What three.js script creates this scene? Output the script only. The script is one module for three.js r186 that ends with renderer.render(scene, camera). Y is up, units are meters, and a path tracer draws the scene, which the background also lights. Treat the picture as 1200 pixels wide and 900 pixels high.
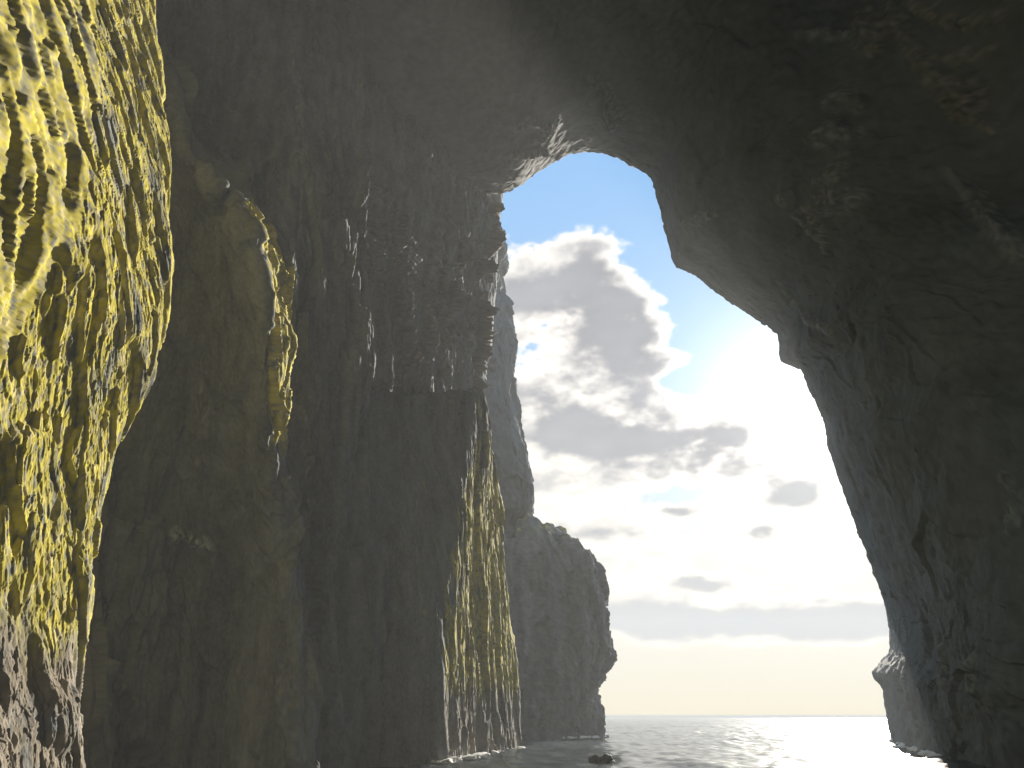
import * as THREE from 'three';

// ---------------------------------------------------------------- camera, sky, sun, exposure
const scene = new THREE.Scene();
const camera = new THREE.PerspectiveCamera(53, 4 / 3, 0.1, 6000);
const PITCH = 0.40600;
camera.position.set(0, 2, 0);
camera.rotation.set(PITCH, 0, 0);
const renderer = new THREE.WebGLRenderer({ antialias: true });
renderer.toneMapping = THREE.LinearToneMapping;
renderer.toneMappingExposure = 3.0;
renderer.shadowMap.enabled = true;

const D2R = Math.PI / 180;
const SUN_AZ = 23.0 * D2R, SUN_EL = 19.0 * D2R;              // azimuth measured to the right of -z
const sunDir = new THREE.Vector3(Math.sin(SUN_AZ) * Math.cos(SUN_EL), Math.sin(SUN_EL), -Math.cos(SUN_AZ) * Math.cos(SUN_EL));
const sun = new THREE.DirectionalLight(new THREE.Color(1.0, 0.92, 0.79), 5);
sun.position.copy(sunDir).multiplyScalar(300);
sun.target.position.set(0, 10, -40);
sun.position.add(sun.target.position);
sun.castShadow = true;
sun.shadow.mapSize.set(4096, 4096);
Object.assign(sun.shadow.camera, { left: -80, right: 80, top: 80, bottom: -80, near: 1, far: 700 });
scene.add(sun, sun.target);

// ---------------------------------------------------------------- noise
const PERM = new Uint8Array(1024);
{
  let s = 20240611;
  const rnd = () => ((s = (Math.imul(s, 1664525) + 1013904223) >>> 0) / 4294967296);
  const a = Array.from({ length: 256 }, (_, i) => i);
  for (let i = 255; i > 0; i--) { const j = Math.floor(rnd() * (i + 1)); [a[i], a[j]] = [a[j], a[i]]; }
  for (let i = 0; i < 1024; i++) PERM[i] = a[i & 255];
}
const GX = [1, -1, 1, -1, 1, -1, 1, -1, 0, 0, 0, 0, 1, -1, 0, 0], GY = [1, 1, -1, -1, 0, 0, 0, 0, 1, -1, 1, -1, 1, 1, -1, -1], GZ = [0, 0, 0, 0, 1, 1, -1, -1, 1, 1, -1, -1, 0, 0, 1, -1];
function n3(x, y, z) {
  const fx = Math.floor(x), fy = Math.floor(y), fz = Math.floor(z), X = fx & 255, Y = fy & 255, Z = fz & 255;
  x -= fx; y -= fy; z -= fz;
  const u = x * x * x * (x * (x * 6 - 15) + 10), v = y * y * y * (y * (y * 6 - 15) + 10), w = z * z * z * (z * (z * 6 - 15) + 10);
  const A = PERM[X] + Y, B = PERM[X + 1] + Y, AA = PERM[A] + Z, AB = PERM[A + 1] + Z, BA = PERM[B] + Z, BB = PERM[B + 1] + Z;
  let h = PERM[AA] & 15; const a0 = GX[h] * x + GY[h] * y + GZ[h] * z;
  h = PERM[BA] & 15; const a1 = GX[h] * (x - 1) + GY[h] * y + GZ[h] * z;
  h = PERM[AB] & 15; const a2 = GX[h] * x + GY[h] * (y - 1) + GZ[h] * z;
  h = PERM[BB] & 15; const a3 = GX[h] * (x - 1) + GY[h] * (y - 1) + GZ[h] * z;
  h = PERM[AA + 1] & 15; const b0 = GX[h] * x + GY[h] * y + GZ[h] * (z - 1);
  h = PERM[BA + 1] & 15; const b1 = GX[h] * (x - 1) + GY[h] * y + GZ[h] * (z - 1);
  h = PERM[AB + 1] & 15; const b2 = GX[h] * x + GY[h] * (y - 1) + GZ[h] * (z - 1);
  h = PERM[BB + 1] & 15; const b3 = GX[h] * (x - 1) + GY[h] * (y - 1) + GZ[h] * (z - 1);
  const p0 = a0 + u * (a1 - a0), p1 = a2 + u * (a3 - a2), q0 = b0 + u * (b1 - b0), q1 = b2 + u * (b3 - b2);
  const p = p0 + v * (p1 - p0), q = q0 + v * (q1 - q0);
  return p + w * (q - p);
}
function fbm(x, y, z, o = 4) { let s = 0, a = 0.5; for (let i = 0; i < o; i++) { s += a * n3(x, y, z); x = x * 2.03 + 17.1; y = y * 2.03 + 5.7; z = z * 2.03 + 31.3; a *= 0.5; } return s; }
function ridge(x, y, z, o = 3) { let s = 0, a = 0.5; for (let i = 0; i < o; i++) { const n = 1 - Math.abs(n3(x, y, z)) * 2; s += a * n; x = x * 2.1 + 9.1; y = y * 2.1 + 15.7; z = z * 2.1 + 3.3; a *= 0.5; } return s; }
const WO = [0, 0, 0, 0, 0, 0];
const hash3 = (x, y, z) => PERM[(PERM[(PERM[x & 255] + y) & 255] + z) & 255];
// nearest two cell distances and the nearest cell's own number
function cells(x, y, z) {
  const X = Math.floor(x), Y = Math.floor(y), Z = Math.floor(z);
  let f1 = 9, f2 = 9, id = 0, ax = 0, ay = 0, az = 0;
  for (let i = -1; i < 2; i++) for (let j = -1; j < 2; j++) for (let k = -1; k < 2; k++) {
    const h = hash3(X + i, Y + j, Z + k), dx = X + i + PERM[h + 11] / 255 - x, dy = Y + j + PERM[h + 97] / 255 - y, dz = Z + k + PERM[h + 173] / 255 - z, d = dx * dx + dy * dy + dz * dz;
    if (d < f1) { f2 = f1; f1 = d; id = h; ax = dx; ay = dy; az = dz; } else if (d < f2) f2 = d;
  }
  WO[0] = Math.sqrt(f1); WO[1] = Math.sqrt(f2); WO[2] = PERM[id + 301] / 255;
  WO[3] = ax * (PERM[id + 411] / 127 - 1) + ay * (PERM[id + 502] / 127 - 1) + az * (PERM[id + 617] / 127 - 1);
  return WO;
}
// angular blocks: each cell stands at its own height, with a joint between cells
function blocks(x, y, z) { const c = cells(x, y, z); return c[2] - 0.5 - 0.35 * (1 - ss(0.0, 0.16, c[1] - c[0])); }
// broken faces: each cell is a flat facet at its own height and tilt
function facets(x, y, z, step = 0.5, tilt = 1) { const c = cells(x, y, z); return step * (c[2] - 0.5) + tilt * c[3]; }
const ss = (a, b, x) => { const t = Math.min(1, Math.max(0, (x - a) / (b - a))); return t * t * (3 - 2 * t); };
const mix = (a, b, t) => a + (b - a) * t;

// ---------------------------------------------------------------- sky: air and clouds by direction
{
  const W = 4096, H = 2048, data = new Float32Array(W * H * 4);
  const E = 1 / 3.0;                                             // sky values are set as they look at this exposure
  // clouds with a place of their own: azimuth, elevation, half width, half height (degrees), weight
  const blobs = [
    [6.0, 31.5, 4.2, 3.6, 0.75], [9.0, 28.0, 3.4, 4.2, 0.7], [4.0, 27.0, 5.5, 4.2, 0.75], [-0.5, 31.0, 2.6, 3.5, 0.6], [11.0, 25.4, 2.8, 2.2, 0.5],
    [3.0, 20.6, 7.5, 3.0, 0.85], [10.5, 18.3, 6.0, 1.9, 0.75], [15.8, 18.7, 2.6, 1.5, 0.7], [1.0, 16.2, 4.0, 2.0, 0.55], [14.5, 16.4, 4.0, 1.0, 0.5], [19.5, 16.0, 2.6, 1.0, 0.5],
    [20.6, 13.9, 2.2, 1.1, 1.0], [18.0, 11.7, 2.0, 0.7, 0.95], [12.7, 13.7, 2.4, 0.45, 0.9], [6.3, 12.2, 3.2, 0.7, 0.7], [4.5, 10.8, 2.6, 0.5, 0.45],
    [12.6, 8.9, 1.9, 0.7, 1.05], [14.6, 8.2, 2.0, 0.55, 1.0], [9.4, 6.2, 4.2, 1.3, 1.25], [16.5, 5.7, 5.4, 1.15, 1.25], [24.0, 5.7, 5.5, 1.2, 1.2], [2.0, 5.9, 4.0, 1.2, 0.7], [32.0, 5.6, 5.0, 1.0, 0.8],
    [13.5, 14.5, 15, 8.5, 0.38], [12.2, 26.5, 2.6, 3.0, 0.35], [16, 23.5, 4, 2.2, 0.3],
    [16.5, 30.0, 3.6, 5.5, -0.9], [6.5, 38.5, 9.0, 3.6, -0.9], [19.0, 32.0, 5.0, 6.0, -0.7], [13.6, 22.9, 1.6, 0.8, -1.3], [24, 24, 5, 6, -0.5],
  ];
  const sunCol = [1.0, 0.93, 0.78];
  for (let r = H / 2 - 2; r < H; r++) {
    const el = ((r + 0.5) / H - 0.5) * 180, cosE = Math.cos(el * D2R), sinE = Math.sin(el * D2R);
    for (let c = 0; c < W; c++) {
      const ph = ((c + 0.5) / W - 0.5) * 2 * Math.PI, x = Math.cos(ph) * cosE, z = Math.sin(ph) * cosE;
      let az = Math.atan2(x, -z) / D2R;
      const cs = Math.min(1, x * sunDir.x + sinE * sunDir.y + z * sunDir.z), ang = Math.acos(cs) / D2R;
      // clear air
      const up = ss(0, 45, el), hz = Math.exp(-Math.max(el, 0) / 7.0);
      let R = mix(0.46, 0.19, up), G = mix(0.74, 0.49, up), B = mix(0.95, 0.94, up);
      const warm = hz * (0.55 + 0.45 * Math.exp(-((ang / 60) ** 2)));
      const low = ss(17, 7, el); R = mix(R, 1.0, low * 0.8); G = mix(G, 0.94, low * 0.8); B = mix(B, 0.80, low * 0.8);
      R = mix(R, 1.08, warm); G = mix(G, 0.82, warm); B = mix(B, 0.30, warm);
      const glow = 1.9 * Math.exp(-((ang / 5) ** 2)) + 0.7 * Math.exp(-((ang / 9.5) ** 2)) + 0.22 * Math.exp(-ang / 16);
      // clouds: flatter and finer towards the horizon
      const dome = 1 / (sinE + 0.16), px = x * dome, pz = z * dome;
      const far = ss(30, 6, el), yy = 12 * sinE + 2.4 * Math.log(1 + 12 * Math.max(0, sinE));
      const wx = az / 57.3 * Math.max(0.25, cosE) * 57.3;
      const n1 = fbm(x * 9 + 3.1, yy, z * 9, 6);
      const n2 = fbm(x * 34 + 1.7, yy * 3.5, z * 34, 4);
      const n4 = fbm(x * 90, yy * 8.7, z * 90 + 4, 3);
      let d = -0.30 + 0.85 * n1 + 0.36 * n2 + 0.2 * n4;
      let m = fbm(px * 1.3 + 5.2, 2.2, pz * 1.3, 3);
      let own = 0, gate = 0;
      if (az > -30 && az < 62 && el < 60) {
        const jx = az + 1.6 * fbm(x * 14, sinE * 20, z * 14 + 7, 3), jy = el + 1.1 * mix(1, 0.35, far) * fbm(x * 16 + 9, sinE * 24, z * 16, 3);
        for (const b of blobs) {
          const ex = (jx - b[0]) / b[2], ey = (jy - b[1]) / b[3], q = ex * ex + ey * ey;
          if (q < 5) own += b[4] * Math.exp(-q * 0.9);
        }
        gate = ss(-30, -12, az) * (1 - ss(40, 60, az)) * (1 - ss(45, 60, el));
      }
      d += own * (1 + 0.35 * n2 + 0.5 * n1 + 0.2 * n4) + (1 - gate) * (0.9 * m + 0.16);
      d -= 0.5 * ss(4.6, 3.6, el + 0.5 * n2) * (1 - 0.2 * ss(0.3, 0.6, n1));
      const a = ss(-0.10, 0.26, d), thick = ss(0.10, 0.95, d - 0.30 * n2 - 0.18 * n4 + 0.12 * n2);
      const lit = 1.0 + 1.2 * Math.exp(-((ang / 16) ** 2));
      const grey = mix(0.36, 0.35, ss(12, 2, el)) * (1 + 0.5 * n1) * (1 + 0.25 * Math.exp(-((ang / 9) ** 2)));
      const cream = Math.exp(-Math.max(el, 0) / 14), wr = 1.08 * lit, wg = mix(1.04, 0.92, cream) * lit, wb = mix(1.0, 0.64, cream) * lit;
      const gr = grey * mix(1.0, 1.25, hz), gg = grey * mix(1.02, 1.10, hz), gb = grey * mix(1.12, 0.88, hz);
      const CR = mix(wr, gr, thick), CG = mix(wg, gg, thick), CB = mix(wb, gb, thick);
      R += glow * sunCol[0]; G += glow * sunCol[1]; B += glow * sunCol[2];
      const veil = 0.07 * glow;
      const k = (r * W + c) * 4;
      data[k] = E * mix(R, CR + veil * sunCol[0], a);
      data[k + 1] = E * mix(G, CG + veil * sunCol[1], a);
      data[k + 2] = E * mix(B, CB + veil * sunCol[2], a);
      data[k + 3] = 1;
    }
  }
  for (let k = 0; k < (H / 2 - 2) * W * 4; k += 4) { data[k] = E * 0.42; data[k + 1] = E * 0.44; data[k + 2] = E * 0.44; data[k + 3] = 1; }
  const tex = new THREE.DataTexture(data, W, H, THREE.RGBAFormat, THREE.FloatType);
  tex.mapping = THREE.EquirectangularReflectionMapping;
  tex.magFilter = tex.minFilter = THREE.LinearFilter;
  tex.needsUpdate = true;
  scene.background = tex;
  scene.environment = tex;
}

// ---------------------------------------------------------------- helpers
const FPX = 450 / Math.tan(26.5 * D2R), CP = Math.cos(PITCH), SP = Math.sin(PITCH);
// a survey point: bearing read off the 1200 x 900 photograph, taken to its own distance (metres ahead)
function at(px, py, d) {
  const cx = (px - 600) / FPX, cy = (450 - py) / FPX, f = CP - cy * SP, k = d / f;
  return [cx * k, 2 + (cy * CP + SP) * k, -d];
}
const taken = {};
function numbered(n) { taken[n] = (taken[n] ?? -1) + 1; return taken[n] ? n + '_' + String(taken[n]).padStart(3, '0') : n; }
function thing(name, label, category, extra = {}) {
  const g = new THREE.Group(); g.name = numbered(name); g.userData = { label, category, ...extra }; scene.add(g); return g;
}
function cr(p0, p1, p2, p3, t, k) {
  const t2 = t * t, t3 = t2 * t, c = 0.5 * (2 * p1 + (p2 - p0) * t + (2 * p0 - 5 * p1 + 4 * p2 - p3) * t2 + (3 * p1 - p0 - 3 * p2 + p3) * t3);
  return mix(p1 + (p2 - p1) * t, c, k);
}
// smooth surface through a grid of control points; segU / segV: faces per interval; displaced along its normal
function surface(grid, segU, segV, disp, paint, { round = 0.8, flip = false, wrap = false, part, features } = {}) {
  const R = grid.length, C = grid[0].length, us = [], vs = [];
  const cc = wrap ? C : C - 1;
  for (let i = 0; i < cc; i++) for (let k = 0; k < segU[i]; k++) us.push(i + k / segU[i]);
  us.push(cc);
  for (let i = 0; i < R - 1; i++) for (let k = 0; k < segV[i]; k++) vs.push(i + k / segV[i]);
  vs.push(R - 1);
  const nu = us.length, nv = vs.length, base = new Float32Array(nu * nv * 3), cols = new Float32Array(R * 3);
  const ci = (i) => wrap ? ((i % C) + C) % C : Math.min(C - 1, Math.max(0, i)), ri = (i) => Math.min(R - 1, Math.max(0, i));
  for (let a = 0; a < nu; a++) {
    const i = Math.min(cc - 1, Math.floor(us[a])), t = us[a] - i;
    for (let r = 0; r < R; r++) for (let q = 0; q < 3; q++) cols[r * 3 + q] = cr(grid[r][ci(i - 1)][q], grid[r][ci(i)][q], grid[r][ci(i + 1)][q], grid[r][ci(i + 2)][q], t, round);
    for (let b = 0; b < nv; b++) {
      const j = Math.min(R - 2, Math.floor(vs[b])), s = vs[b] - j;
      for (let q = 0; q < 3; q++) base[(b * nu + a) * 3 + q] = cr(cols[ri(j - 1) * 3 + q], cols[j * 3 + q], cols[(j + 1) * 3 + q], cols[ri(j + 2) * 3 + q], s, round);
    }
  }
  const pos = new Float32Array(base.length), nb = new Float32Array(base.length);
  const e1 = new THREE.Vector3(), e2 = new THREE.Vector3();
  for (let b = 0; b < nv; b++) for (let a = 0; a < nu; a++) {
    const l = wrap ? (a === 0 ? nu - 2 : a - 1) : Math.max(0, a - 1), r = wrap ? (a === nu - 1 ? 1 : a + 1) : Math.min(nu - 1, a + 1), d = Math.max(0, b - 1), u = Math.min(nv - 1, b + 1);
    const g = (aa, bb, q) => base[(bb * nu + aa) * 3 + q];
    e1.set(g(r, b, 0) - g(l, b, 0), g(r, b, 1) - g(l, b, 1), g(r, b, 2) - g(l, b, 2));
    e2.set(g(a, u, 0) - g(a, d, 0), g(a, u, 1) - g(a, d, 1), g(a, u, 2) - g(a, d, 2));
    e1.cross(e2).normalize();
    if (flip) e1.negate();
    const k = (b * nu + a) * 3;
    nb[k] = e1.x; nb[k + 1] = e1.y; nb[k + 2] = e1.z;
    const h = disp(base[k], base[k + 1], base[k + 2], us[a], vs[b], e1);
    pos[k] = base[k] + e1.x * h; pos[k + 1] = base[k + 1] + e1.y * h; pos[k + 2] = base[k + 2] + e1.z * h;
  }
  const idx = new Uint32Array((nu - 1) * (nv - 1) * 6);
  let w = 0;
  for (let b = 0; b < nv - 1; b++) for (let a = 0; a < nu - 1; a++) {
    const p = b * nu + a, q = p + 1, s = p + nu, t = s + 1;
    if (flip) { idx[w++] = p; idx[w++] = s; idx[w++] = q; idx[w++] = q; idx[w++] = s; idx[w++] = t; } else { idx[w++] = p; idx[w++] = q; idx[w++] = s; idx[w++] = q; idx[w++] = t; idx[w++] = s; }
  }
  const geo = new THREE.BufferGeometry();
  geo.setAttribute('position', new THREE.BufferAttribute(pos, 3));
  geo.setIndex(new THREE.BufferAttribute(idx, 1));
  // ribs and ledges: crests that run along surveyed lines and swell out of the face
  const fm = new Float32Array(nu * nv), fid = new Uint8Array(nu * nv), fc = features ? new Float32Array(nu * nv * 3) : null;
  if (features) {
    const found = meet(features.flatMap((F) => F.pts), pos), start = Float32Array.from(pos); let from = 0;
    features.forEach((F, fi) => {
      const P = found.slice(from, from += F.pts.length).filter(Boolean);
      if (P.length < 2) return;
      const lo = [1e9, 1e9, 1e9], hi = [-1e9, -1e9, -1e9];
      for (const p of P) for (let q = 0; q < 3; q++) { lo[q] = Math.min(lo[q], p[q] - 2); hi[q] = Math.max(hi[q], p[q] + 2); }
      for (let v = 0; v < nu * nv; v++) {
        const k = v * 3, x = start[k], y = start[k + 1], z = start[k + 2];
        if (x < lo[0] || y < lo[1] || z < lo[2] || x > hi[0] || y > hi[1] || z > hi[2]) continue;
        const wob = 0.30 * fbm(x * 1.6, y * 0.8, z * 1.6 + 5, 3);
        let best = 9, rr = 0;
        for (let i = 0; i < P.length - 1; i++) {
          const a = P[i], b = P[i + 1], dx = b[0] - a[0], dy = b[1] - a[1], dz = b[2] - a[2];
          const t = Math.min(1, Math.max(0, ((x - a[0]) * dx + (y - a[1]) * dy + (z - a[2]) * dz) / (dx * dx + dy * dy + dz * dz + 1e-9))), r = mix(a[3], b[3], t);
          const d = Math.hypot(x - a[0] - dx * t, y - a[1] - dy * t, z - a[2] - dz * t) / r;
          if (d < best) { best = d; rr = r; }
        }
        best += wob / Math.max(0.25, rr) + 0.25 * n3(x * 6, y * 3, z * 6);
        if (best > 1.25) continue;
        const w = ss(1.25, 0.75, best), crest = Math.max(0, 1 - best) + 0.2 * w;
        const h = F.lift * rr * crest * (1 + 0.5 * n3(x * 1.3, y * 0.5, z * 1.3) + 0.5 * ridge(x * 3, y * 0.6, z * 3, 2));
        for (let q = 0; q < 3; q++) pos[k + q] += nb[k + q] * h;
        if (w > fm[v]) { fm[v] = w; fid[v] = fi + 1; fc[k] = F.color[0]; fc[k + 1] = F.color[1]; fc[k + 2] = F.color[2]; }
      }
    });
  }
  geo.computeVertexNormals();
  const nrm = geo.attributes.normal.array, col = new Float32Array(pos.length) , out = [0, 0, 0];
  if (wrap) for (let b = 0; b < nv; b++) { const k0 = b * nu * 3, k1 = (b * nu + nu - 1) * 3; for (let q = 0; q < 3; q++) nrm[k0 + q] = nrm[k1 + q] = (nrm[k0 + q] + nrm[k1 + q]) / 2; }
  for (let b = 0; b < nv; b++) for (let a = 0; a < nu; a++) {
    const p = b * nu + a, k = p * 3;
    paint(pos[k], pos[k + 1], pos[k + 2], nrm[k], nrm[k + 1], nrm[k + 2], out, us[a], vs[b]);
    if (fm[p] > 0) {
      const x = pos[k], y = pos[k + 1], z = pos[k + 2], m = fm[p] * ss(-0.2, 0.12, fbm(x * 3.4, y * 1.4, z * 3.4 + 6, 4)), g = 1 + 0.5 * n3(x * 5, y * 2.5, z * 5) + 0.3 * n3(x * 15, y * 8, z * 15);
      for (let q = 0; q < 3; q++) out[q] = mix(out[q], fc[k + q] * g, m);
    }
    col[k] = out[0]; col[k + 1] = out[1]; col[k + 2] = out[2];
  }
  geo.setAttribute('color', new THREE.BufferAttribute(col, 3));
  if (!part) return geo;
  // cut the sheet into its parts along grid lines; the pieces share their border vertices' places
  const made = {}, lists = {};
  for (let b = 0; b < nv - 1; b++) for (let a = 0; a < nu - 1; a++) { const p0 = b * nu + a, n = part((us[a] + us[a + 1]) / 2, (vs[b] + vs[b + 1]) / 2, fm[p0] > 0.4 && fm[p0 + nu + 1] > 0.4 ? fid[p0] : 0), o = ((b * (nu - 1)) + a) * 6; (lists[n] ??= []).push(o); }
  for (const n in lists) {
    const seen = new Map(), ix = new Uint32Array(lists[n].length * 6); let q = 0;
    for (const o of lists[n]) for (let k = 0; k < 6; k++) { const v = idx[o + k]; let id = seen.get(v); if (id === undefined) seen.set(v, id = seen.size); ix[q++] = id; }
    const keys = [...seen.keys()], take = (src, w) => { const d = new Float32Array(keys.length * w); keys.forEach((v, i) => { for (let c = 0; c < w; c++) d[i * w + c] = src[v * w + c]; }); return new THREE.BufferAttribute(d, w); };
    const p = new THREE.BufferGeometry();
    p.setAttribute('position', take(pos, 3)); p.setAttribute('normal', take(nrm, 3)); p.setAttribute('color', take(col, 3)); p.setIndex(new THREE.BufferAttribute(ix, 1));
    made[n] = p;
  }
  return made;
}
function mesh(name, geo, mat, parent) {
  const m = new THREE.Mesh(geo, mat); m.name = parent ? name : numbered(name); m.castShadow = m.receiveShadow = true; (parent ?? scene).add(m); return m;
}

function parts(made, mat, parent, labels = {}) {
  return Object.entries(made).map(([n, g]) => { const name = n.split('#')[0], m = mesh(name, g, mat, parent); if (labels[n] ?? labels[name]) m.userData.label = labels[n] ?? labels[name]; return m; });
}
// where surveyed bearings meet a face: the nearest point of the face on each of them
function meet(list, pos) {
  const best = list.map(() => [1e9, -1]);
  for (let k = 0; k < pos.length; k += 3) {
    const y = pos[k + 1] - 2, d = -pos[k + 2] * CP + y * SP;
    if (d < 1) continue;
    const px = 600 + FPX * pos[k] / d, py = 450 - FPX * (y * CP + pos[k + 2] * SP) / d;
    if (px < -50 || px > 1250 || py < -50 || py > 950) continue;
    for (let i = 0; i < list.length; i++) {
      const e = Math.abs(px - list[i][0]) + Math.abs(py - list[i][1]);
      if (e < 9 && d + e * 0.3 < best[i][0]) { best[i][0] = d + e * 0.3; best[i][1] = k; }
    }
  }
  return best.map(([, k], i) => k < 0 ? null : [pos[k], pos[k + 1], pos[k + 2], list[i][2]]);
}

const rockMat = (rough, gloss) => new THREE.MeshPhysicalMaterial({ vertexColors: true, roughness: rough, specularIntensity: gloss });
const nearRock = rockMat(1, 0.1), wallRock = rockMat(0.95, 0.3), vaultRock = rockMat(0.95, 0.3);

const BASALT = [0.145, 0.154, 0.158];                            // one rock all round the cave
// colours of the rock: dark basalt, yellow lichen above the splash line, pale barnacles below
function lichenPaint(lineY, amount, dark = BASALT, shells = () => 1) {
  return (x, y, z, nx, ny, nz, o, u, v) => {
    const more = typeof amount === 'number' ? amount : amount(u, v);
    const g = Math.max(0.25, 1 + 0.4 * fbm(x * 1.7, y * 0.8, z * 1.7, 3) + 0.3 * n3(x * 11, y * 6, z * 11) + 1.0 * fbm(x * 0.9 + 3, y * 0.07, z * 0.9, 4));
    const band = ss(-0.5, 0.7, y - lineY + 1.6 * fbm(x * 0.9, y * 0.35, z * 0.9, 4));
    const spots = ss(-0.28, 0.16, fbm(x * 1.3 + 4, y * 0.45, z * 1.3, 5) + more);
    const fine = ss(-0.22, 0.12, fbm(x * 7, y * 3.2, z * 7 + 2, 4) + 0.12);
    const L = band * spots * (0.12 + 0.88 * fine);
    const tide = ss(-0.4, 0.25, fbm(x * 2.6, y * 1.3, z * 2.6 + 9, 4) + 0.1) * (1 - band) * shells(u, v);
    let r = dark[0] * g, gg = dark[1] * g, b = dark[2] * g;
    r = mix(r, 0.25 * g, tide); gg = mix(gg, 0.22 * g, tide); b = mix(b, 0.175 * g, tide);
    const tone = 1 + 0.45 * n3(x * 4 + 3, y * 2, z * 4) + 0.3 * n3(x * 16, y * 9, z * 16);
    const pale = ss(0.05, 0.35, n3(x * 8 + 5, y * 4, z * 8) + 0.3 * n3(x * 21, y * 10, z * 21));
    o[0] = mix(r, mix(0.46, 0.45, pale) * tone, L); o[1] = mix(gg, mix(0.405, 0.40, pale) * tone, L); o[2] = mix(b, mix(0.075, 0.19, pale) * tone, L);
  };
}
function plainPaint(c) {
  return (x, y, z, nx, ny, nz, o) => {
    const g = 1 + 0.4 * fbm(x * 0.35, y * 0.3, z * 0.35, 4) + 0.4 * fbm(x * 2.2, y * 1.6, z * 2.2, 3), w = 0.05 * n3(x * 0.2 + 8, y * 0.2, z * 0.2);
    o[0] = c[0] * g * (1 + w); o[1] = c[1] * g; o[2] = c[2] * g * (1 - w);
  };
}

// ---------------------------------------------------------------- sea
{
  const rows = [], z0 = 45;
  for (let z = z0; z > -24; z -= 3) rows.push(z);
  let z = -24, st = 0.34;
  while (z > -650) { rows.push(z); z -= st; st *= 1.009; }
  const ts = [];
  for (let t = -1.6; t < -0.35; t += 0.25) ts.push(t);
  for (let t = -0.35; t < 1.0; t += 0.0022) ts.push(t);
  for (let t = 1.0; t <= 1.8; t += 0.25) ts.push(t);
  const nu = ts.length, nv = rows.length, pos = new Float32Array(nu * nv * 3), idx = [];
  rows.forEach((zz, b) => {
    const dist = Math.max(0, -zz) + 18, keep = Math.min(1, 130 / dist);
    ts.forEach((t, a) => {
      const x = t * dist, k = (b * nu + a) * 3;
      let h = 0.15 * n3(x / 3.4, 0.3, zz / 2.4) + 0.11 * n3(x / 1.2 + 4, 1.3, zz / 0.9) + keep * 0.05 * n3(x / 0.5, 2.7, zz / 0.45);
      h += 0.35 * n3(x / 22, 4.1, zz / 14);
      pos[k] = x; pos[k + 1] = h; pos[k + 2] = zz;
    });
  });
  for (let b = 0; b < nv - 1; b++) for (let a = 0; a < nu - 1; a++) { const p = b * nu + a; idx.push(p, p + 1, p + nu, p + 1, p + nu + 1, p + nu); }
  const geo = new THREE.BufferGeometry();
  geo.setAttribute('position', new THREE.BufferAttribute(pos, 3)); geo.setIndex(idx); geo.computeVertexNormals();
  const m = mesh('sea', geo, new THREE.MeshPhysicalMaterial({ color: new THREE.Color(0.05, 0.065, 0.07), roughness: 0.2, ior: 1.34 }));
  m.userData = { kind: 'structure', label: 'rippled grey sea sparkling under the low sun', category: 'sea' };
}

// ---------------------------------------------------------------- near buttress, sunlit and yellow with lichen
{
  // elongated hollows
  const hollow = (x, y, z, soft = 1) => {
    const wz = z - 0.0125 * y * y + 0.30 * fbm(x * 0.7, y * 0.5, z * 0.7, 3), wy = y + 0.5 * fbm(x * 0.6 + 8, y * 0.4, z * 0.6, 2);
    return Math.max(ss(0.25 - 0.11 / soft, 0.21 + 0.06 / soft, n3(wz * 1.2 + 3.3, wy * 0.42, x * 0.8)), 0.7 * ss(0.29 - 0.08 / soft, 0.26 + 0.04 / soft, n3(wz * 2.7, wy * 0.8 + 4, x * 1.5)));
  };
  const nearPaint = lichenPaint(3.3, 0.16);
  const edge = [[96, 985, 15], [88, 860, 15.2], [84, 780, 15.4], [103, 650, 15.8], [135, 520, 16.3], [172, 430, 16.8], [190, 350, 17.4], [195, 230, 18.2], [188, 120, 19], [178, 0, 20], [172, -90, 20.6], [165, -300, 21.5], [155, -560, 22]];
  const grid = edge.map((e) => {
    let [x, y, z] = at(...e);
    return [[x - 10, y, z - 3.5], [x - 4, y, z - 3.0], [x - 0.9, y, z - 1.3], [x, y, z], [x + 0.02, y, z + 1.7], [x + 0.02, y, z + 4.2], [x - 0.3, y, z + 9], [x - 3, y, z + 13], [x - 14, y, z + 16]];
  });
  const disp = (x, y, z) => {
    const lean = z - 0.0125 * y * y, wz = lean + 0.30 * fbm(x * 0.7, y * 0.5, z * 0.7, 3), wy = y + 0.5 * fbm(x * 0.6 + 8, y * 0.4, z * 0.6, 2);
    let h = 0.12 * fbm(x * 0.3, wy * 0.14, lean * 0.35, 3);
    h -= 0.15 * hollow(x, y, z, 0.8) + 0.018 * ss(0.2, 0.28, n3(wz * 7, wy * 2.0 + 2, x * 4));
    h += 0.040 * facets(wz * 1.7, wy * 0.6, x * 1.7, 0.4, 0.9) + 0.028 * facets(wz * 4.6 + 7, wy * 1.8, x * 4.6, 0.35, 1) + 0.013 * facets(wz * 12 + 7, wy * 5, x * 12, 0.35, 1) + 0.006 * facets(wz * 28, wy * 14, x * 28, 0.35, 1);
    return h;
  };
  const g = thing('rock_buttress', 'sunlit rock buttress coated in bright yellow lichen with dark elongated hollows', 'rock');
  parts(surface(grid, [6, 14, 40, 150, 190, 50, 14, 8], [60, 110, 80, 120, 120, 90, 80, 110, 110, 110, 70, 20, 8], disp, nearPaint, { round: 0.9, part: (u, v) => u < 3 ? 'shaded_back' : v < 2 ? 'tide_band' : 'lichen_face' }), nearRock, g, { tide_band: 'pale grey rock below the lichen', shaded_back: 'dark back of the buttress' });
}

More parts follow.
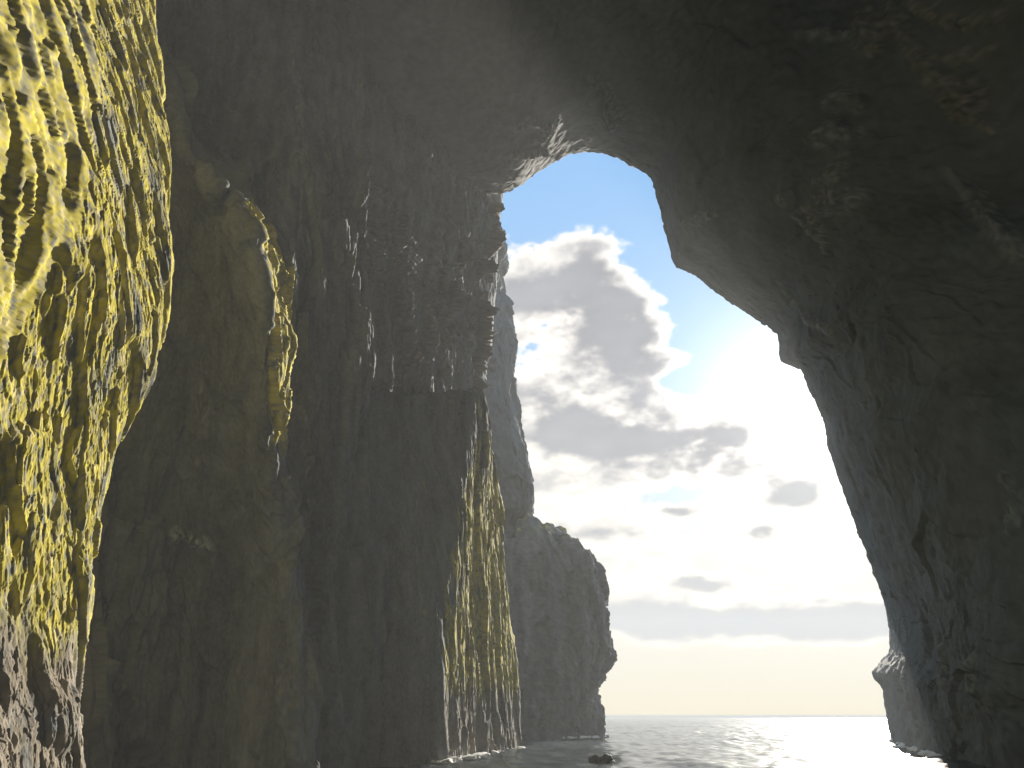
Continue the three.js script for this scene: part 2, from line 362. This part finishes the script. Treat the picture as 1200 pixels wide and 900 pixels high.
// ---------------------------------------------------------------- shaded wall of the recess, with ribs that catch the sun
{
  // rows up the wall: bearings of left, middle, rib flank, rib crest, width of the sunlit side, right
  const py = [985, 780, 650, 520, 400, 300, 255, 210, 160, 110, 0, -120, -330];
  const left = [60, 60, 70, 80, 90, 100, 105, 110, 110, 110, 100, 80, 80], middle = [200, 200, 205, 205, 205, 205, 200, 190, 165, 160, 150, 140, 140], flank = [300, 300, 296, 285, 285, 270, 255, 222, 192, 184, 174, 164, 164];
  const crest = [350, 348, 332, 312, 316, 300, 279, 246, 211, 202, 190, 180, 180], side = [12, 12, 12, 16, 18, 18, 16, 15, 20, 22, 25, 30, 30], mid2 = [400, 400, 395, 390, 385, 380, 375, 370, 365, 360, 350, 340, 340], right = [440, 440, 440, 438, 436, 432, 430, 428, 426, 424, 420, 415, 415];
  const step = [0.3, 0.3, 0.5, 2.6, 3.2, 3.2, 3.0, 3.0, 3.0, 2.6, 2, 2, 2];                 // how far the wall drops back behind the rib
  const back = [4.5, 4.5, 4, 2, 0.6, 0, 0, 0, 0, 0, 0, 0, 0];                              // the foot of the wall stands further back
  const grid = py.map((y, r) => [at(left[r] - 260, y, 19), at(left[r], y, 25), ...[[middle[r], 26.6], [flank[r], 26.6], [crest[r], 26.0], [crest[r] + side[r], 26.4 + step[r]], [mid2[r], 32.5], [right[r], 35.5]].map(([px, d], i) => at(px, y, d + back[r] * (i < 4 ? 1 : 0.4)))]);
  const disp = (x, y, z) => {
    const l = x + 0.1 * y, wx = l + 0.8 * fbm(x * 0.35, y * 0.25, z * 0.35, 3);
    let h = 1.3 * fbm(x * 0.16, y * 0.10, z * 0.16, 3) + 0.45 * (ridge(wx * 0.42, y * 0.09, z * 0.42, 3) - 0.4);
    h += 0.55 * facets(wx * 0.5, y * 0.13, z * 0.5, 0.7, 0.9) + 0.24 * facets(wx * 1.4, y * 0.36, z * 1.4, 0.7, 1) + 0.09 * facets(wx * 4, y * 1.3, z * 4, 0.6, 1);
    return h;
  };
  const g = thing('rock_wall', 'tall shaded rock wall of the recess with thin sunlit yellow ribs', 'rock');
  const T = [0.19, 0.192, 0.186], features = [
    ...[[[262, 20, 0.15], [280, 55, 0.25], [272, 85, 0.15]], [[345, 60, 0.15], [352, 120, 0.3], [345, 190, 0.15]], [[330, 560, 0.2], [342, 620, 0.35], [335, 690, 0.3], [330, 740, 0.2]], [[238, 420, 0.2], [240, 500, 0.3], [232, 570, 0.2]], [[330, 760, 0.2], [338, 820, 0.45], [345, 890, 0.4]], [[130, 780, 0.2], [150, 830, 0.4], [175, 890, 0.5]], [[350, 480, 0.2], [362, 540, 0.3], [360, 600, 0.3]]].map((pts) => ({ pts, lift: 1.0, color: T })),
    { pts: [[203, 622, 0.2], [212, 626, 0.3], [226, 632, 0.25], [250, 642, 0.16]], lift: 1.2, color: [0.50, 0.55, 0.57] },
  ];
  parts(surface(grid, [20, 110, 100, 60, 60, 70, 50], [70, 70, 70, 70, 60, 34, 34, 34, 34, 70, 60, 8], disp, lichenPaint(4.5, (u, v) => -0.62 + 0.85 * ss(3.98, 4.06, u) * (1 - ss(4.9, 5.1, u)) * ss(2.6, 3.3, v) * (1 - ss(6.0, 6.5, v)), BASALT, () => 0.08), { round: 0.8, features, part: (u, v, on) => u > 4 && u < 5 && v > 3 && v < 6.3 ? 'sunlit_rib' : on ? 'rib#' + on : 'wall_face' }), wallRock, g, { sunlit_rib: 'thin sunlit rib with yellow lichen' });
}

// ---------------------------------------------------------------- stepped buttress with the flat ledge
{
  const rows = [
    // py, front-left, front, near edge, mid, far edge
    [930, [360, 36], [440, 37], [513, 39], [560, 46], [606, 55]],
    [860, [360, 36], [440, 37], [514, 39], [560, 46], [605, 55]],
    [760, [365, 36], [442, 37], [518, 39.5], [560, 46.5], [600, 55]],
    [660, [370, 36.5], [446, 37.5], [526, 40.5], [562, 47], [590, 54]],
    [570, [378, 37], [450, 38.5], [540, 42.5], [566, 47.5], [584, 53]],
    [500, [386, 37], [456, 39], [552, 44.5], [566, 47.5], [574, 52]],
    [459, [394, 37], [462, 39.5], [554, 45.5], [560, 48], [563, 51]],
  ];
  const grid = rows.map(([py, ...c]) => { const q = c.map(([px, d]) => at(px, py, d)); const e = q[4]; return [[q[0][0] - 9, q[0][1], q[0][2] - 2], ...q, [e[0] - 1.5, e[1], e[2] - 3], [e[0] - 9, e[1], e[2] - 4]]; });
  const top = grid[grid.length - 1];
  grid.push(top.map(([x, y, z], i) => [x - 2, y + 0.05, z - 5 + (i > 5 ? 4 : 0)]));
  grid.push(top.map(([x, y, z], i) => [x - 5, y + 0.1, z - 14 + (i > 4 ? 12 : 0)]));
  const disp = (x, y, z, u, v) => {
    const wx = x * 0.8 - z * 0.6 + 0.07 * y + 0.5 * fbm(x * 0.3, y * 0.2, z * 0.3, 3), fl = ss(2.6, 3.4, u);
    let h = 0.6 * fbm(x * 0.15, y * 0.06, z * 0.15, 3) + (0.10 + 0.42 * fl) * (ridge(wx * 0.5, y * 0.05, 2.2, 2) - 0.4) + 0.12 * fl * ridge(wx * 1.6, y * 0.22, 5.2, 2);
    h += (0.12 + 0.14 * fl) * facets(wx * 0.8, y * 0.13, 3.3, 0.6, 1) + (0.07 + 0.02 * fl) * facets(wx * 2.2, y * 0.35, 1.1, 0.6, 1) + 0.05 * facets(wx * 5, y * 1.6, z * 2, 0.6, 1);
    return v > 6.2 ? h * 0.3 : h;
  };
  const g = thing('stepped_buttress', 'square-topped rock buttress rising from the water with yellow lichen streaks on its seaward side', 'rock');
  parts(surface(grid, [10, 40, 90, 110, 110, 30, 10], [80, 90, 100, 90, 70, 60, 14, 8], disp, lichenPaint(3.2, (u, v) => mix(-0.6, 0.16 - 0.5 * ss(3.6, 5.4, v), ss(2.85, 3.2, u)), BASALT, (u) => mix(0.08, 0.8, ss(2.9, 3.2, u))), { round: 0.55, part: (u, v) => v > 6 ? 'flat_ledge' : u < 3 ? 'front_face' : 'seaward_face' }), wallRock, g, { seaward_face: 'fluted side with yellow lichen streaks', front_face: 'plain shaded front' });
}

// ---------------------------------------------------------------- upper wall above the ledge
{
  const rows = [
    [560, [370, 38], [440, 43], [500, 50], [545, 57], [566, 63]],
    [470, [374, 38], [442, 43], [502, 50], [548, 57], [564, 63]],
    [400, [378, 38], [446, 43], [510, 50], [556, 57], [575, 63]],
    [330, [382, 38], [450, 43], [516, 50], [562, 57], [581, 62]],
    [270, [386, 37.5], [454, 42.5], [518, 49], [566, 56], [584, 61]],
    [215, [388, 37], [456, 42], [516, 48], [570, 55], [590, 60]],
    [140, [388, 37], [456, 41.5], [516, 46], [566, 52], [586, 56]],
    [60, [388, 37], [456, 41], [516, 45], [564, 50], [582, 54]],
    [-20, [388, 36], [456, 41], [516, 45], [562, 50], [580, 54]],
  ];
  const grid = rows.map(([py, ...c]) => { const q = c.map(([px, d]) => at(px, py, d)), e = q[4]; return [[q[0][0] - 8, q[0][1], q[0][2] + 3], ...q, [e[0] - 2, e[1], e[2] - 3], [e[0] - 12, e[1], e[2] - 4]]; });
  const disp = (x, y, z, u) => {
    const wx = x * 0.85 - z * 0.5 + 0.22 * y + 0.9 * fbm(x * 0.25, y * 0.16, z * 0.25, 3), up = ss(28, 34, y);
    let h = 0.8 * fbm(x * 0.13, y * 0.09, z * 0.13, 3) + 0.8 * (ridge(wx * 0.36, y * mix(0.07, 0.3, up), 1.2, 3) - 0.4) + 0.25 * ridge(wx * 1.2, y * 0.22, 7.2, 2);
    h += 0.45 * facets(wx * 0.5, y * 0.16, z * 0.3, 0.5, 1) + 0.16 * facets(wx * 1.3, y * 0.2, z * 0.8, 0.6, 1.1) + 0.05 * facets(wx * 3.4, y * 0.8, z * 2, 0.6, 1);
    h += 0.08 * n3(x * 2.6, y * 1.2, z * 2.6) + 0.05 * n3(x * 6, y * 2.6, z * 6);
    return h * (1 - 0.75 * ss(4.2, 5, u));
  };
  const g = thing('overhanging_wall', 'overhanging rock wall with thin glinting ridges above the flat ledge', 'rock');
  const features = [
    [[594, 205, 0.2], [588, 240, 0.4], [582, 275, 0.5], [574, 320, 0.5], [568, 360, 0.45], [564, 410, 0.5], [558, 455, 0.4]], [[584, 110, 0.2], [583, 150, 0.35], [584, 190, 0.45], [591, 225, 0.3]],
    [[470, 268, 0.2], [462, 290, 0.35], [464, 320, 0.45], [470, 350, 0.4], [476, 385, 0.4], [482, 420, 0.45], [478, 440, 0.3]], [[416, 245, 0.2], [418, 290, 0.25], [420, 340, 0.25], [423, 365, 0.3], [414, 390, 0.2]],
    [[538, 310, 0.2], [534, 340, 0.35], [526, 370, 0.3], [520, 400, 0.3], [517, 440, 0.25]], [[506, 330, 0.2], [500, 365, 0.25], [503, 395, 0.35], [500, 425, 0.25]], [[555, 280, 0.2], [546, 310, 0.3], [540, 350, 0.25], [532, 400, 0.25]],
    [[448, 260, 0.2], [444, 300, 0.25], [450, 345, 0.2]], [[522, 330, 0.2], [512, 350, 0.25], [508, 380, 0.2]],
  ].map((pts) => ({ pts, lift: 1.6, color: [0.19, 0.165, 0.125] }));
  parts(surface(grid, [10, 60, 90, 100, 60, 20, 10], [60, 60, 60, 60, 50, 60, 50, 40], disp, lichenPaint(-40, -0.62), { round: 0.7, features, part: (u, v, on) => on ? 'rib#' + on : 'wall_face' }), wallRock, g, { rib: 'thin ridges that catch the sun' });
}

// ---------------------------------------------------------------- stack beyond the arch
function stackGeo(rows, leftPx, thick, segs, paint, amp) {
  const grid = rows.map(([px, py, d, sq = 1]) => {
    const [xr, y] = at(px, py, d), xl = at(leftPx, py, d)[0], cx = (xr + xl) / 2, w = (xr - xl) / 2 * (sq < 0.05 ? 0.02 : 1), t = thick * Math.max(0.02, sq), ring = [];
    for (let i = 0; i < 16; i++) {
      const a = (i / 16) * 2 * Math.PI, c = Math.cos(a), s = Math.sin(a), p = 0.55;
      ring.push([cx + w * Math.sign(c) * Math.abs(c) ** p, y, -d + t * Math.sign(-s) * Math.abs(s) ** p - 0.25 * t * c * 0]);
    }
    return ring;
  });
  const disp = (x, y, z) => {
    const wx = x + 0.1 * y + 1.2 * fbm(x * 0.2, y * 0.12, z * 0.2, 3);
    return amp * (0.9 * fbm(x * 0.12, y * 0.05, z * 0.12, 3) + 1.3 * (ridge(wx * 0.3, y * 0.03, z * 0.3, 2) - 0.4) + 1.0 * facets(wx * 0.4, y * 0.08, z * 0.4, 0.6, 1) + 0.35 * facets(wx * 0.9, y * 0.4, z * 0.9, 0.6, 1) + 0.16 * facets(wx * 2.4, y * 1.5, z * 2.4, 0.6, 1) + 0.06 * n3(x * 5, y * 4, z * 5));
  };
  return surface(grid, Array(16).fill(26), segs, disp, paint, { round: 0.35, wrap: true, flip: true });
}
{
  const g = thing('sea_stack', 'hazy pillar of rock standing on a blunt headland block beyond the arch', 'sea stack');
  const paint = plainPaint(BASALT), mossy = lichenPaint(19.5, -0.22, BASALT, () => 0.12);
  const block = [[704, 880, 88], [705, 866, 88], [704, 840, 88], [699, 815, 88], [701, 795, 88], [710, 765, 88], [710, 725, 88], [700, 684, 88], [690, 664, 88, 0.98], [666, 638, 88, 0.92], [640, 625, 88, 0.8], [590, 620, 88, 0.02]];
  mesh('base_block', stackGeo(block, 540, 9, [14, 20, 20, 16, 24, 30, 30, 20, 20, 16, 16], mossy, 1), wallRock, g);
  const pin = [[610, 640, 84, 0.6], [612, 618, 84, 0.7], [624, 606, 84, 0.8], [625, 575, 84, 0.9], [614, 540, 84], [607, 500, 84], [602, 460, 84], [603, 430, 84], [607, 400, 84], [599, 372, 84], [588, 362, 84, 0.9], [581, 352, 84, 0.9], [586, 338, 84, 0.9], [580, 312, 84, 0.9], [592, 300, 84, 0.85], [592, 285, 84, 0.8], [583, 262, 84, 0.6], [570, 245, 84, 0.3], [545, 238, 84, 0.02]];
  mesh('pillar', stackGeo(pin, 500, 6, [10, 10, 18, 22, 24, 24, 18, 18, 18, 10, 8, 10, 16, 10, 10, 16, 12, 8], paint, 0.7), wallRock, g);
}

// ---------------------------------------------------------------- arch: right-hand pillar and vault
{
  // rim of the opening from the right-hand waterline over the crest to the left wall: bearing, distance, then outward direction
  const rim = [
    [1052, 935, 76, 1, 0], [1045, 880, 76, 1, 0], [1040, 845, 74, 1, 0], [1033, 808, 72.5, 1, 0], [1023, 788, 72, 1, 0, 1040], [1042, 764, 71.5, 1, 0], [1043, 735, 71, 1, 0], [1040, 715, 70, 1, -0.05], [1028, 680, 68, 1, -0.1], [1012, 635, 66, 1, -0.15], [990, 580, 65, 1, -0.2], [970, 525, 64, 1, -0.25], [966, 495, 63, 1, -0.3], [950, 462, 62, 1, -0.35], [938, 434, 61, 1, -0.4],
    [914, 424, 61, 1, -0.45], [910, 392, 60, 1, -0.55], [880, 371, 59, 0.9, -0.7], [848, 350, 58, 0.85, -0.75], [820, 326, 57, 0.8, -0.8], [792, 312, 56, 0.75, -0.85], [782, 280, 55, 0.7, -0.9], [772, 240, 54, 0.6, -1], [763, 208, 54, 0.5, -1], [735, 192, 53, 0.3, -1], [705, 180, 53, 0.1, -1], [670, 181, 53, 0, -1], [635, 198, 53, -0.05, -1], [606, 218, 53, -0.05, -1], [580, 226, 54, -0.1, -1], [520, 214, 54, -0.2, -1], [430, 185, 50, -0.3, -1], [300, 130, 45, -0.4, -1], [120, 60, 40, -0.5, -1], [-200, 60, 32, -1, -0.9],
  ];
  const world = [[14, 13], [13, 12]];
  const rings = [
    [1100, 1.05], [260, 1.07], [36, 1.045], [0, 1], ['a'], ['b'], ['c'], ['d'],
  ];
  const grid = rings.map(([off, df]) => rim.map(([rx, py, d, ox, oy, inner], i) => {
    const px = inner && !(off <= 36) ? inner : rx;
    const right = Math.max(0, Math.min(1, (0.95 + oy) / 0.9)) * (ox > 0 ? 1 : 0);
    if (off === 'a') return at(px + ox * 46, py + oy * 62, d * mix(0.83, 0.60, right));
    if (off === 'b') return at(px + ox * 130, py + oy * 190, d * mix(0.68, 0.43, right));
    if (off === 'c') return at(px + ox * 420, py + oy * 460, d * mix(0.5, 0.30, right));
    if (off === 'd') {
      const a = Math.atan2(-oy, ox);
      if (i > rim.length - 3) return [i > rim.length - 2 ? -24 : -14, 44, 30];
      return [17 * Math.cos(a) + 2, Math.max(-2, 42 * Math.sin(a) + (i < 4 ? -3 : 0)), 30];
    }
    const p = at(px + ox * off, py + oy * off * 0.8, d * df);
    p[1] = Math.min(p[1], 52);
    if (i === 0 || i === 1) p[1] = Math.min(p[1], -0.8);
    return p;
  }));
  grid.forEach((row, r) => { if (r > 2 && r < 7) for (let i = 0; i < 2; i++) row[i][1] = i ? -0.4 : -2.2; });
  const disp = (x, y, z, u, v) => {
    const wy = y + 1.5 * fbm(x * 0.14, y * 0.14, z * 0.14, 3);
    const lip = 0.3 + 0.7 * ss(0.05, 0.6, Math.abs(v - 3));
    let h = lip * (1.2 * fbm(x * 0.08, y * 0.08, z * 0.08, 3) + 0.3 * (ridge(x * 0.2, wy * 0.2, z * 0.12, 2) - 0.4));
    h += lip * (0.3 * facets(x * 0.3, wy * 0.22, z * 0.16, 0.12, 0.8) + 0.12 * facets(x * 0.6, wy * 0.5, z * 0.35, 0.4, 0.9)) + 0.10 * facets(x * 1.1, wy * 1.1, z * 0.7, 0.6, 1) + 0.06 * facets(x * 3, y * 3, z * 2, 0.6, 1);
    return h;
  };
  const segU = rim.map((_, i) => i < 29 ? 18 : 22).slice(0, -1), segV = [6, 14, 26, 110, 120, 60, 20];
  const g = thing('sea_arch', 'dark rock arch whose pillar and vault frame the bright sky', 'rock arch');
  const B = [0.25, 0.235, 0.21], Gy = [0.25, 0.26, 0.262], features = [
    ...[[[1040, 5, 0.3], [1052, 30, 0.5], [1068, 58, 0.5], [1090, 82, 0.5], [1108, 105, 0.6], [1130, 128, 0.6], [1165, 152, 0.3]], [[1016, 22, 0.8], [1022, 40, 1.0], [1026, 62, 0.5]], [[1058, 4, 0.3], [1090, 16, 0.5], [1125, 26, 0.4], [1170, 20, 0.3]],
      [[1085, 70, 0.3], [1125, 66, 0.4], [1160, 60, 0.3]], [[1108, 100, 0.5], [1135, 108, 0.8], [1140, 128, 0.6]]].map((pts) => ({ pts, lift: 0.7, color: B })),
    ...[[[972, 122, 0.5], [985, 118, 0.8], [1004, 124, 0.5]], [[958, 153, 0.4], [975, 152, 0.8], [1000, 158, 0.5]], [[948, 166, 0.25], [970, 176, 0.35], [995, 181, 0.25]], [[955, 212, 0.3], [975, 204, 0.6], [992, 196, 0.4]], [[912, 232, 0.3], [935, 252, 0.45], [955, 266, 0.7], [968, 292, 0.3]], [[945, 245, 0.4], [975, 236, 0.9], [1005, 230, 0.6]],
      [[1115, 205, 0.3], [1140, 235, 0.5], [1168, 268, 0.6], [1190, 300, 0.4]], [[800, 262, 0.3], [822, 256, 0.5], [836, 252, 0.3]], [[905, 330, 0.25], [925, 352, 0.5], [945, 372, 0.5], [975, 388, 0.3]], [[935, 40, 0.3], [960, 40, 0.5], [1000, 42, 0.3]],
      [[1100, 760, 0.3], [1106, 780, 0.5], [1100, 800, 0.3]], [[1145, 765, 0.3], [1138, 785, 0.5], [1142, 810, 0.3]], [[1180, 560, 0.3], [1190, 590, 0.4], [1186, 620, 0.3]]].map((pts) => ({ pts, lift: 0.6, color: Gy })),
    ...[[[690, 88, 0.3], [700, 95, 0.5], [712, 100, 0.3]], [[712, 112, 0.6], [722, 130, 0.9], [716, 145, 0.6]], [[600, 150, 0.3], [622, 142, 0.4], [640, 150, 0.3]], [[625, 165, 0.3], [636, 160, 0.5], [642, 150, 0.3]], [[596, 182, 0.2], [612, 180, 0.4], [640, 178, 0.3]]].map((pts) => ({ pts, lift: 1.0, color: Gy })),
  ];
  parts(surface(grid, segU, segV, disp, plainPaint(BASALT), { round: 0.6, flip: true, features, part: (u, v, on) => v < 3 ? 'outer_face' : on ? 'ledge#' + on : u < 15 ? 'pillar' : 'vault' }), vaultRock, g, { ledge: 'paler ledges on the dark vault' });
}

// ---------------------------------------------------------------- foam where the swell meets the rock
{
  let sd = 99173; const rnd = () => ((sd = (Math.imul(sd, 1664525) + 1013904223) >>> 0) / 4294967296);
  const blob = new THREE.IcosahedronGeometry(1, 2), bp = blob.attributes.position;
  for (let i = 0; i < bp.count; i++) { const k = 1 + 0.6 * n3(bp.getX(i) * 2, bp.getY(i) * 2, bp.getZ(i) * 2); bp.setXYZ(i, bp.getX(i) * k, bp.getY(i) * k, bp.getZ(i) * k); }
  blob.computeVertexNormals();
  const lines = [[[513, 39], [535, 42], [560, 46.5], [585, 50], [606, 54.5]], [[640, 80], [672, 79], [700, 82], [706, 88]], [[1046, 75], [1062, 60], [1078, 50], [1095, 43]]].map((l) => l.map(([px, d]) => at(px, 880, d)));
  const spots = [];
  for (const l of lines) for (let n = 0; n < 170; n++) {
    const q = rnd() * (l.length - 1), i = Math.floor(q), t = q - i, x = mix(l[i][0], l[i + 1][0], t), z = mix(l[i][2], l[i + 1][2], t);
    if (n3(x * 0.9, 3, z * 0.9) > -0.05) spots.push([x + (rnd() - 0.4) * 1.1, z + (rnd() - 0.3) * 1.2, 0.05 + 0.2 * rnd() ** 2]);
  }
  const m = new THREE.InstancedMesh(blob, new THREE.MeshStandardMaterial({ color: new THREE.Color(0.8, 0.8, 0.78), roughness: 0.9 }), spots.length), q = new THREE.Object3D();
  spots.forEach(([x, z, r], i) => { q.position.set(x, 0.06, z); q.rotation.set(0, rnd() * 6, 0); q.scale.set(r * (1 + rnd()), r * 0.4 + 0.04, r * (1 + rnd())); q.updateMatrix(); m.setMatrixAt(i, q.matrix); });
  m.name = 'sea_foam'; m.userData = { kind: 'stuff', label: 'flecks of white foam along the waterline of the rocks', category: 'foam' }; m.castShadow = m.receiveShadow = true; scene.add(m);
}

// ---------------------------------------------------------------- unseen rock added behind the viewpoint to keep skylight out
{
  const plan = [[-9, 36], [-4, 39], [2, 40], [8, 39], [17, 33], [19, 20]];
  const grid = [-3, 8, 20, 32, 44].map((y, r) => plan.map(([x, z]) => [x * (1 - 0.06 * r), y, z - 1.5 * r]));
  const disp = (x, y, z) => 1.6 * fbm(x * 0.15, y * 0.15, z * 0.15, 4) + 0.5 * facets(x * 0.3, y * 0.3, z * 0.3, 0.5, 1);
  const m = mesh('cave_back', surface(grid, [10, 12, 12, 12, 10], [10, 10, 10, 10], disp, plainPaint(BASALT), { flip: true }), vaultRock);
  m.userData = { kind: 'structure', label: 'unseen rock added behind the viewpoint to block skylight', category: 'rock' };
}

// ---------------------------------------------------------------- small rock awash in the swell
{
  const g = new THREE.IcosahedronGeometry(1, 24), p = g.attributes.position, [bx, , bz] = at(705, 899, 37);
  for (let i = 0; i < p.count; i++) {
    const x = p.getX(i), y = p.getY(i), z = p.getZ(i), k = 1 + 0.5 * fbm(x * 1.4, y * 1.4, z * 1.4, 4) + 0.2 * blocks(x * 2.5, y * 2.5, z * 2.5);
    p.setXYZ(i, x * k * 0.75, Math.max(-0.8, y * k * 0.62), z * k * 0.6);
  }
  g.computeVertexNormals();
  const m = mesh('boulder', g, new THREE.MeshStandardMaterial({ color: new THREE.Color(0.06, 0.058, 0.055), roughness: 0.6 }));
  m.position.set(bx, -0.25, bz);
  m.userData = { label: 'small dark boulder awash in the sea near the stepped rock', category: 'boulder' };
}

scene.fog = new THREE.FogExp2(new THREE.Color(0.92, 0.96, 1.0), 0.0016);
renderer.render(scene, camera);
